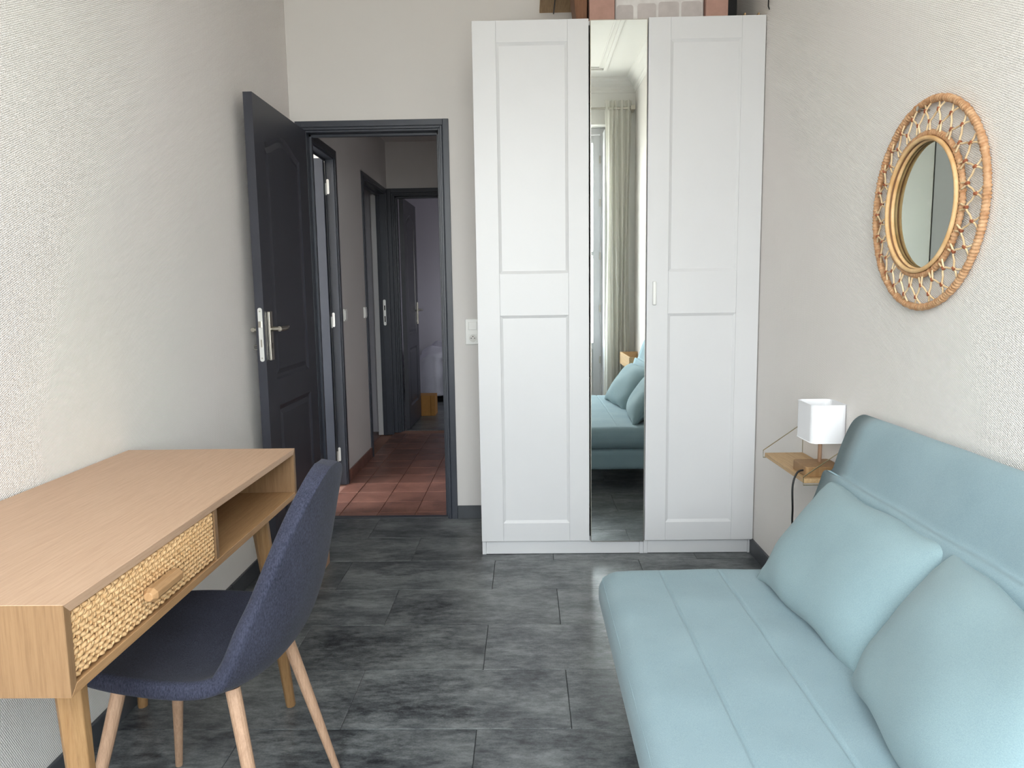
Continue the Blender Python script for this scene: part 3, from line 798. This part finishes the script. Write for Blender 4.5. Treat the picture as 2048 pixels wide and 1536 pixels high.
m_ = so_.modifiers.new('s', 'SOLIDIFY'); m_.thickness = .036; m_.offset = 0; m_.use_rim = True
m_ = so_.modifiers.new('v', 'SUBSURF'); m_.levels = m_.render_levels = 2
rim = [shell(i/NS, 0) for i in range(0, NS+1)] + [shell(i/NS, 1) for i in range(NS, -1, -1)]
def shell_n(i, v, off):
    x, y_, z = shell(i/NS, v); a = prof_[max(i-1, 0)]; b = prof_[min(i+1, NS)]; tx, tz = b[0]-a[0], b[1]-a[1]; L = math.hypot(tx, tz) or 1
    return (x - tz/L*off, y_*.965, z + tx/L*off)
seam = [shell_n(i, 0.012, .0145) for i in range(2, NS-1)] + [shell_n(i, .988, .0145) for i in range(NS-2, 1, -1)]
uf = MB().tube([(-.13, -.09, .418), (.10, -.11, .404)], .008, 8).tube([(-.13, .09, .418), (.10, .11, .404)], .008, 8).box(-.138, -.118, -.10, .10, .413, .425).box(.092, .112, -.12, .12, .398, .408)
uf.build('under_frame', MBLACK, ch)
for (tx, ty, fx, fy) in ((-.137, .108, -.214, .207), (-.137, -.108, -.214, -.207), (.118, .135, .212, .203), (.118, -.135, .212, -.203)):
    MB().tube([(tx, ty, .418), (tx+(fx-tx)*.5, ty+(fy-ty)*.5, .209), (fx, fy, 0)], [.0152, .0130, .0088], 16).build('leg', BEECH, ch, smooth=False)
ch.location = (-.718, 1.550, 0); ch.rotation_euler = (0, 0, radians(-3.5))
wb = MB().box(-1.03, -.905, 3.10, 3.22, 0, .092).build('wooden_block', BEECH, bevel=.003)
tag(wb, 'small wooden block on the floor behind the chair back', 'block')

# ------------------------------------------------------------------ sofa
def rounded_box(cx, cy, cz, sx_, sy_, sz_, r, n=(40, 60, 10), post=None):
    m = MB()
    hx_, hy_, hz_ = sx_/2, sy_/2, sz_/2
    def mp(x, y_, z):
        q = Vector((x*hx_, y_*hy_, z*hz_)); c = Vector((max(-hx_+r, min(hx_-r, q.x)), max(-hy_+r, min(hy_-r, q.y)), max(-hz_+r, min(hz_-r, q.z))))
        d = q-c
        if d.length > 1e-9 and (abs(q.x) > hx_-r or abs(q.y) > hy_-r or abs(q.z) > hz_-r): q = c + d.normalized()*min(r, max(abs(d.x), abs(d.y), abs(d.z)))
        p = q + Vector((cx, cy, cz))
        return tuple(post(p)) if post else tuple(p)
    nx_, ny_, nz_ = n
    g = lambda N: [(-1+2*i/N) for i in range(N+1)]
    def face(fn, a, b):
        A, B = g(a), g(b); vs = [fn(x, y_) for x in A for y_ in B]
        m.add(vs, [(i*(b+1)+j, (i+1)*(b+1)+j, (i+1)*(b+1)+j+1, i*(b+1)+j+1) for i in range(a) for j in range(b)])
    for s_ in (-1, 1):
        face(lambda a, b: mp(a, b, s_), nx_, ny_); face(lambda a, b: mp(a, s_, b), nx_, nz_); face(lambda a, b: mp(s_, a, b), ny_, nz_)
    return m
def weld(o, d=.0002):
    b = bmesh.new(); b.from_mesh(o.data); bmesh.ops.remove_doubles(b, verts=b.verts, dist=d); bmesh.ops.recalc_face_normals(b, faces=b.faces); b.to_mesh(b_ := o.data) if False else b.to_mesh(o.data); b.free()
    o.data.polygons.foreach_set('use_smooth', [True]*len(o.data.polygons)); return o
SX0, SX1, SY0_, SY1_ = .210, .925, .66, 2.165
sf = thing('sofa_bed', 'duck-egg blue armless sofa bed with stitched seat against the right wall', 'sofa', (.6, 1.3, 0))
def post_seat(p):
    if p.z > .32:
        u = (p.x-SX0)/(SX1-SX0); v = (p.y-SY0_)/(SY1_-SY0_)
        k_ = max(0, min(1, (p.z-.32)/.05))
        p.z += k_*.010*(sin(pi*max(0, min(1, u)))**.5 + sin(pi*max(0, min(1, v)))**.4 - 1)
        for gx in (.392, .566):
            p.z -= k_*.0058*math.exp(-((p.x-gx)/.0042)**2)*(1 if p.y < 2.05 else max(0, (2.13-p.y)/.08))
        p.z += k_*.0016*(sin(p.y*23+p.x*11)*sin(p.x*17-p.y*5))
    return p
st = weld(rounded_box((SX0+SX1)/2, (SY0_+SY1_)/2, .316, SX1-SX0, SY1_-SY0_, .132, .056, (280, 110, 16), post_seat).build('seat_mattress', BLUE, sf))
bs_ = weld(rounded_box((SX0+SX1)/2+.028, (SY0_+SY1_)/2, .187, SX1-SX0-.060, SY1_-SY0_-.02, .133, .03, (30, 40, 10)).build('seat_base', BLUE, sf))
def loop_at(z, off, r=.055):
    pts = []
    x0, x1, y0, y1 = SX0-off, SX1+off, SY0_-off, SY1_+off
    for cx, cy, s0 in ((x1-r, y1-r, 0), (x0+r, y1-r, 1), (x0+r, y0+r, 2), (x1-r, y0+r, 3)):
        for k_ in range(7): t_ = pi/2*(s0+k_/6); pts.append((cx+r*cos(t_), cy+r*sin(t_), z))
    return pts
MB().tube(loop_at(.358, -.0106, .050), .0019, 6, closed=True).build('piping', BLUE, sf, smooth=True)
for x in (SX0+.12, SX1-.08):
    for y in (SY0_+.12, SY1_-.12): MB().tube([(x, y, .125), (x, y, 0)], [.022, .017], 12).build('leg', MBLACK, sf)
# backrest: swept cross-section (x, z), lower fold and thick rounded top
BP = [(1.012, .45), (.90, .36), (.815, .37), (.800, .42), (.826, .53), (.856, .60), (.872, .648), (.878, .668), (.886, .6775), (.902, .6765), (.909, .684), (.914, .700), (.926, .740), (.944, .790), (.962, .825), (.985, .842), (1.006, .840), (1.020, .825), (1.027, .79), (1.022, .62)]
bp = catmull(BP + [BP[0]], 5)[:-1]
cxp = sum(p[0] for p in bp)/len(bp); czp = sum(p[1] for p in bp)/len(bp)
BY0, BY1 = .64, 2.150
def brow(yy, s_):
    out = []
    for x, z in bp:
        hgt = max(0, min(1, (z-.62)/.2)); ys = yy
        out.append((cxp+(x-cxp)*s_, ys, czp+(z-czp)*s_))
    return out
bm_ = MB(); R = .055; rows = []
ye = [i/10 for i in range(11)]
for q in ye: rows.append((BY0 + R*(1-sin(q*pi/2)), 1-.24*(1-cos((1-q)*pi/2)) if q > 0 else .60))
rows = []
for q in ye: th_ = (1-q)*pi/2; rows.append((BY0+R*(1-sin(pi/2-th_)), 1-.20*(1-cos(th_))))
for i in range(1, 30): rows.append((BY0+R+(BY1-BY0-2*R)*i/30, 1))
for q in reversed(ye): th_ = (1-q)*pi/2; rows.append((BY1-R*(1-sin(pi/2-th_)), 1-.20*(1-cos(th_))))
vs = []; n = len(bp)
for yy, s_ in rows:
    w_ = brow(yy, s_)
    vs += [(x - (.0 if s_ < 1 else .0015*sin(yy*21+z*9)), y_, z) for x, y_, z in w_]
fs = [(r*n+i, r*n+(i+1) % n, (r+1)*n+(i+1) % n, (r+1)*n+i) for r in range(len(rows)-1) for i in range(n)]
c0 = len(vs); vs += [(cxp, BY0, czp), (cxp, BY1, czp)]
fs += [(i, (i+1) % n, c0) for i in range(n)] + [((len(rows)-1)*n+i, (len(rows)-1)*n+(i+1) % n, c0+1) for i in range(n)]
bm_.add(vs, fs).build('backrest', BLUE, sf, smooth=True)

def cushion(name, label, cx, cy, cz, w, h, th, tilt, yaw=0, seed=0, roll=0):
    r = thing(name, label, 'cushion', (cx, cy, cz), 'duck-egg cushions on the sofa bed')
    rn = random.Random(seed); ph = [rn.uniform(0, 6) for _ in range(6)]
    up_ = Vector((sin(tilt), 0, cos(tilt))); ax = Vector((sin(yaw), cos(yaw), 0)); nrm = ax.cross(up_).normalized()
    if roll: 
        ax, up_ = ax*cos(roll)+up_*sin(roll), up_*cos(roll)-ax*sin(roll)
    def pt(u, v, s_):
        a = u*w/2*(1-.07*(1-abs(v)**4)*abs(u)**3)*(1-.05*(abs(u)*abs(v))**8) ; b = v*h/2*(1-.10*(1-abs(u)**4)*abs(v)**3)*(1-.05*(abs(u)*abs(v))**8)
        k_ = max(0, (1-abs(u)**2.6))*max(0, (1-abs(v)**2.6))
        d = s_*th/2*k_**.50
        d += k_**.5*s_*.0035*(sin(5*u+ph[0])*sin(4*v+ph[1]) + .6*sin(11*u*v+ph[2]))
        edge = max(abs(u), abs(v)); cr2 = (abs(u)*abs(v))**4
        d += s_*.005*cr2*sin(26*(u-v)+ph[3])*(k_**.3)
        b += .004*sin(7*u+ph[4])*abs(v)**4; a += .004*sin(7*v+ph[5])*abs(u)**4
        return ax*a + up_*b + nrm*d
    m = MB(); N = 56
    for s_ in (-1, 1):
        m.grid(lambda i, j: tuple(Vector((cx, cy, cz)) + pt(sin((2*i-1)*pi/2)*.5+(2*i-1)*.5, sin((2*j-1)*pi/2)*.5+(2*j-1)*.5, s_)), N, N)
    o = weld(m.build('cushion_cover', BLUE2, r), .0003)
    ed = []
    for i in range(40): ed.append(pt(-1+2*i/40, 1, 0))
    for i in range(30): ed.append(pt(1, 1-2*i/30, 0))
    for i in range(40): ed.append(pt(1-2*i/40, -1, 0))
    for i in range(30): ed.append(pt(-1, -1+2*i/30, 0))
    MB().tube([Vector((cx, cy, cz))+p for p in ed], .0022, 5, closed=True).build('piping', BLUE2, r, smooth=True)
    return r
cushion('cushion', 'duck-egg blue cushion leaning at the far end of the sofa bed', .784, 1.775, .524, .585, .37, .145, radians(35), radians(-4), 1)
cushion('cushion', 'duck-egg blue cushion leaning on the sofa bed nearest the camera', .752, 1.215, .522, .58, .375, .155, radians(36), radians(8), 2)

# ------------------------------------------------------------------ bedside shelf with lamp
ws = thing('wall_shelf', 'small oak wall shelf hung in thin brass wires beside the sofa bed', 'shelf', (XR-.07, 2.525, .597))
MB().box(.893, XR-.004, 2.332, 2.722, .589, .604).build('shelf_board', SHELFW, ws, bevel=.001)
for y in (2.326, 2.728):
    MB().tube([(XR-.003, y, .715), (.889, y, .612), (.889, y, .585), (XR-.003, y, .585), (XR-.003, y, .715)], .0018, 6).build('bracket', MBRASS, ws)
lp_ = thing('table_lamp', 'small table lamp with white rounded-square shade and wooden base', 'lamp', (.97, 2.42, .604))
def rrect(cx, cy, hx_, hy_, r, z):
    pts = []
    for sx2, sy2, s0 in ((1, 1, 0), (-1, 1, 1), (-1, -1, 2), (1, -1, 3)):
        for k_ in range(7): t_ = pi/2*(s0+k_/6); pts.append((cx+sx2*(hx_-r)+r*cos(t_), cy+sy2*(hy_-r)+r*sin(t_), z))
    return pts
bsm = MB(); a_ = rrect(.966, 2.412, .060, .060, .010, .6045); b_ = rrect(.966, 2.412, .060, .060, .010, .637); n = len(a_)
bsm.add(a_+b_, [tuple(range(n)), tuple(range(n, 2*n))] + [(i, (i+1) % n, (i+1) % n+n, i+n) for i in range(n)]).build('lamp_base', LEG_O, lp_, bevel=.002)
MB().tube([(.978, 2.425, .637), (.978, 2.425, .76)], .0065, 14).build('pole', BEECH, lp_, smooth=True)
sm = MB(); scx, scy = .980, 2.430
rings = []
for z, o_ in ((.7125, 0), (.8385, 0), (.8385, -.0016), (.7125, -.0016)): rings.append(rrect(scx, scy, .0565+o_, .0725+o_, .021, z))
n = len(rings[0]); vs = [p for r_ in rings for p in r_]
sm.add(vs, [(r_*n+i, r_*n+(i+1) % n, ((r_+1) % 4)*n+(i+1) % n, ((r_+1) % 4)*n+i) for r_ in range(4) for i in range(n)])
shd = sm.build('lamp_shade', MSHADE, lp_)
for z in (.7135, .8375): MB().tube(rrect(scx, scy, .0570, .0730, .0215, z), .0013, 6, closed=True).build('shade_rim', MSHADE, shd)
MB().tube([(scx-.054, scy, .80), (scx+.054, scy, .80)], .0015, 6).tube([(scx, scy-.07, .80), (scx, scy+.07, .80)], .0015, 6).tube([(.978, 2.425, .76), (.978, 2.425, .79)], .012, 12).build('socket_holder', MWHITEP, lp_)
cp_ = catmull([(.907, 2.375, .622), (.885, 2.37, .615), (.868, 2.36, .575), (.870, 2.36, .50), (.888, 2.40, .42), (.935, 2.45, .37), (.955, 2.47, .32), (.965, 2.48, .24), (.985, 2.49, .12), (1.0, 2.50, .04), (1.0, 2.52, .006)], 8)
MB().tube(cp_, .0032, 8).build('power_cord', MCORD, lp_, smooth=True)
# box shelf at the near end of the sofa (seen in the wardrobe mirror)
bx_ = thing('box_shelf', 'open oak box shelf on the right wall at the window end of the sofa bed', 'shelf', (.96, .05, .55))
x0, x1, y0, y1, z0, z1 = .875, XR-.001, -.25, .36, .548, .655
MB().box(x0, x1, y0, y1, z0, z0+.012).build('bottom_panel', SHELFW, bx_)
MB().box(x0, x0+.012, y0, y1, z0+.012, z1).build('front_panel', SHELFW, bx_); MB().box(x0+.012, x1, y0, y0+.012, z0+.012, z1).build('side_panel', SHELFW, bx_); MB().box(x0+.012, x1, y1-.012, y1, z0+.012, z1).build('side_panel', SHELFW, bx_)

# ------------------------------------------------------------------ rattan mirror
MC = Vector((XR, 1.945, 1.420))
mi = thing('wall_mirror', 'round rattan-framed mirror with netted border hanging on the right wall', 'mirror', tuple(MC))
def mp_(r, a, d): return (MC.x-d, MC.y+r*cos(a), MC.z+r*sin(a))
def wrapped_ring(name, R, r, d, n, rng, mat, flat=1.0):
    N = n*4; S = 12; vs = []; rn = random.Random(rng); amp = [rn.uniform(.88, 1.08) for _ in range(n)]
    for i in range(N):
        a = 2*pi*i/N; ph = i % 4; k_ = (0.80, 1.02, 1.07, 1.02)[ph]*(1 if ph == 0 else amp[i//4])
        for j in range(S):
            b = 2*pi*j/S; vs.append(mp_(R+r*k_*cos(b), a + .004*sin(b), d+r*k_*sin(b)*flat))
    fs = [(i*S+j, i*S+(j+1) % S, ((i+1) % N)*S+(j+1) % S, ((i+1) % N)*S+j) for i in range(N) for j in range(S)]
    return MB().add(vs, fs).build(name, mat, mi, smooth=True)
RO, RI = .2590, .1775
wrapped_ring('outer_ring', RO, .0090, .0120, 190, 3, RAT_WRAP)
wrapped_ring('inner_ring', RI, .0075, .0180, 120, 5, RAT_WRAP)
ring = lambda R, r, d, nm: MB().tube([mp_(R, 2*pi*i/96, d) for i in range(96)], r, 10, closed=True).build(nm, RAT_RING, mi, smooth=True)
ring(.1660, .0056, .0260, 'front_hoop'); ring(.1625, .0050, .0125, 'back_hoop')
MB().tube([mp_(.1655, 2*pi*i/96, .019) for i in range(96)], .0045, 8, closed=True).build('shade_gap_hoop', plain('rattan_shadowed', srgb(120, 84, 56), .7), mi, smooth=True)  # added dark hoop standing in for shade between front and back hoops
gl = MB(); gl.add([mp_(0, 0, .0085)] + [mp_(.1600, 2*pi*i/96, .0085) for i in range(96)] + [mp_(0, 0, .0040)] + [mp_(.1600, 2*pi*i/96, .0040) for i in range(96)],
       [(0, 1+i, 1+(i+1) % 96) for i in range(96)] + [(97, 98+(i+1) % 96, 98+i) for i in range(96)] + [(1+i, 98+i, 98+(i+1) % 96, 1+(i+1) % 96) for i in range(96)])
gl.build('mirror_glass', MIRROR2, mi)
NK = 24; sa = 2*pi/NK; r1, r2 = .2045, .2330
def strand(s_):
    P = [(.183, .5*sa - s_*.16*sa, .024), (.194, .5*sa - s_*.10*sa, .024), (r1, .5*sa - s_*.045*sa, .0235), (.2105, .5*sa-s_*.17*sa*1.0, .0225), (.2190, .5*sa - s_*.28*sa, .021), (r2-.004, .5*sa - s_*.44*sa, .021), (r2, .5*sa - s_*.46*sa, .021), (.2400, .5*sa-s_*.44*sa, .018), (.2500, .5*sa - s_*.30*sa, .015)]
    return catmull([mp_(r, a, d) for r, a, d in P], 3)
protos = []
for s_ in (-1, 1):
    protos.append(MB().tube(strand(s_), .0024, 6).build('strand', RAT_STRAND, mi, smooth=True, origin=tuple(MC)))
def knotm(r, a, d):
    c = Vector(mp_(r, a, d)); rad = (Vector(mp_(r+.01, a, d))-c).normalized(); m = MB()
    for k_ in (-1, 0, 1):
        cc = c+rad*.0030*k_; m.tube([cc-rad*.0017, cc-rad*.0010, cc+rad*.0010, cc+rad*.0017], [.0030, .0045, .0045, .0030], 8)
    return m.build('knot', RAT_KNOT, mi, smooth=True, origin=tuple(MC))
protos += [knotm(r1, .5*sa, .0235), knotm(r2, 0, .021)]
for i in range(1, NK):
    for p in protos:
        o = p.copy(); COL.objects.link(o); o.parent = mi; o.location = p.location; o.rotation_euler = (i*sa, 0, 0)
nl = MB().tube([(XR, 1.965, 1.660), (XR-.03, 1.965, 1.664)], .003, 8).tube([(XR-.03, 1.965, 1.664), (XR-.032, 1.965, 1.664)], .006, 10).build('nail', MSTEEL)
tag(nl, 'steel nail in the right wall under the top of the rattan mirror', 'nail')
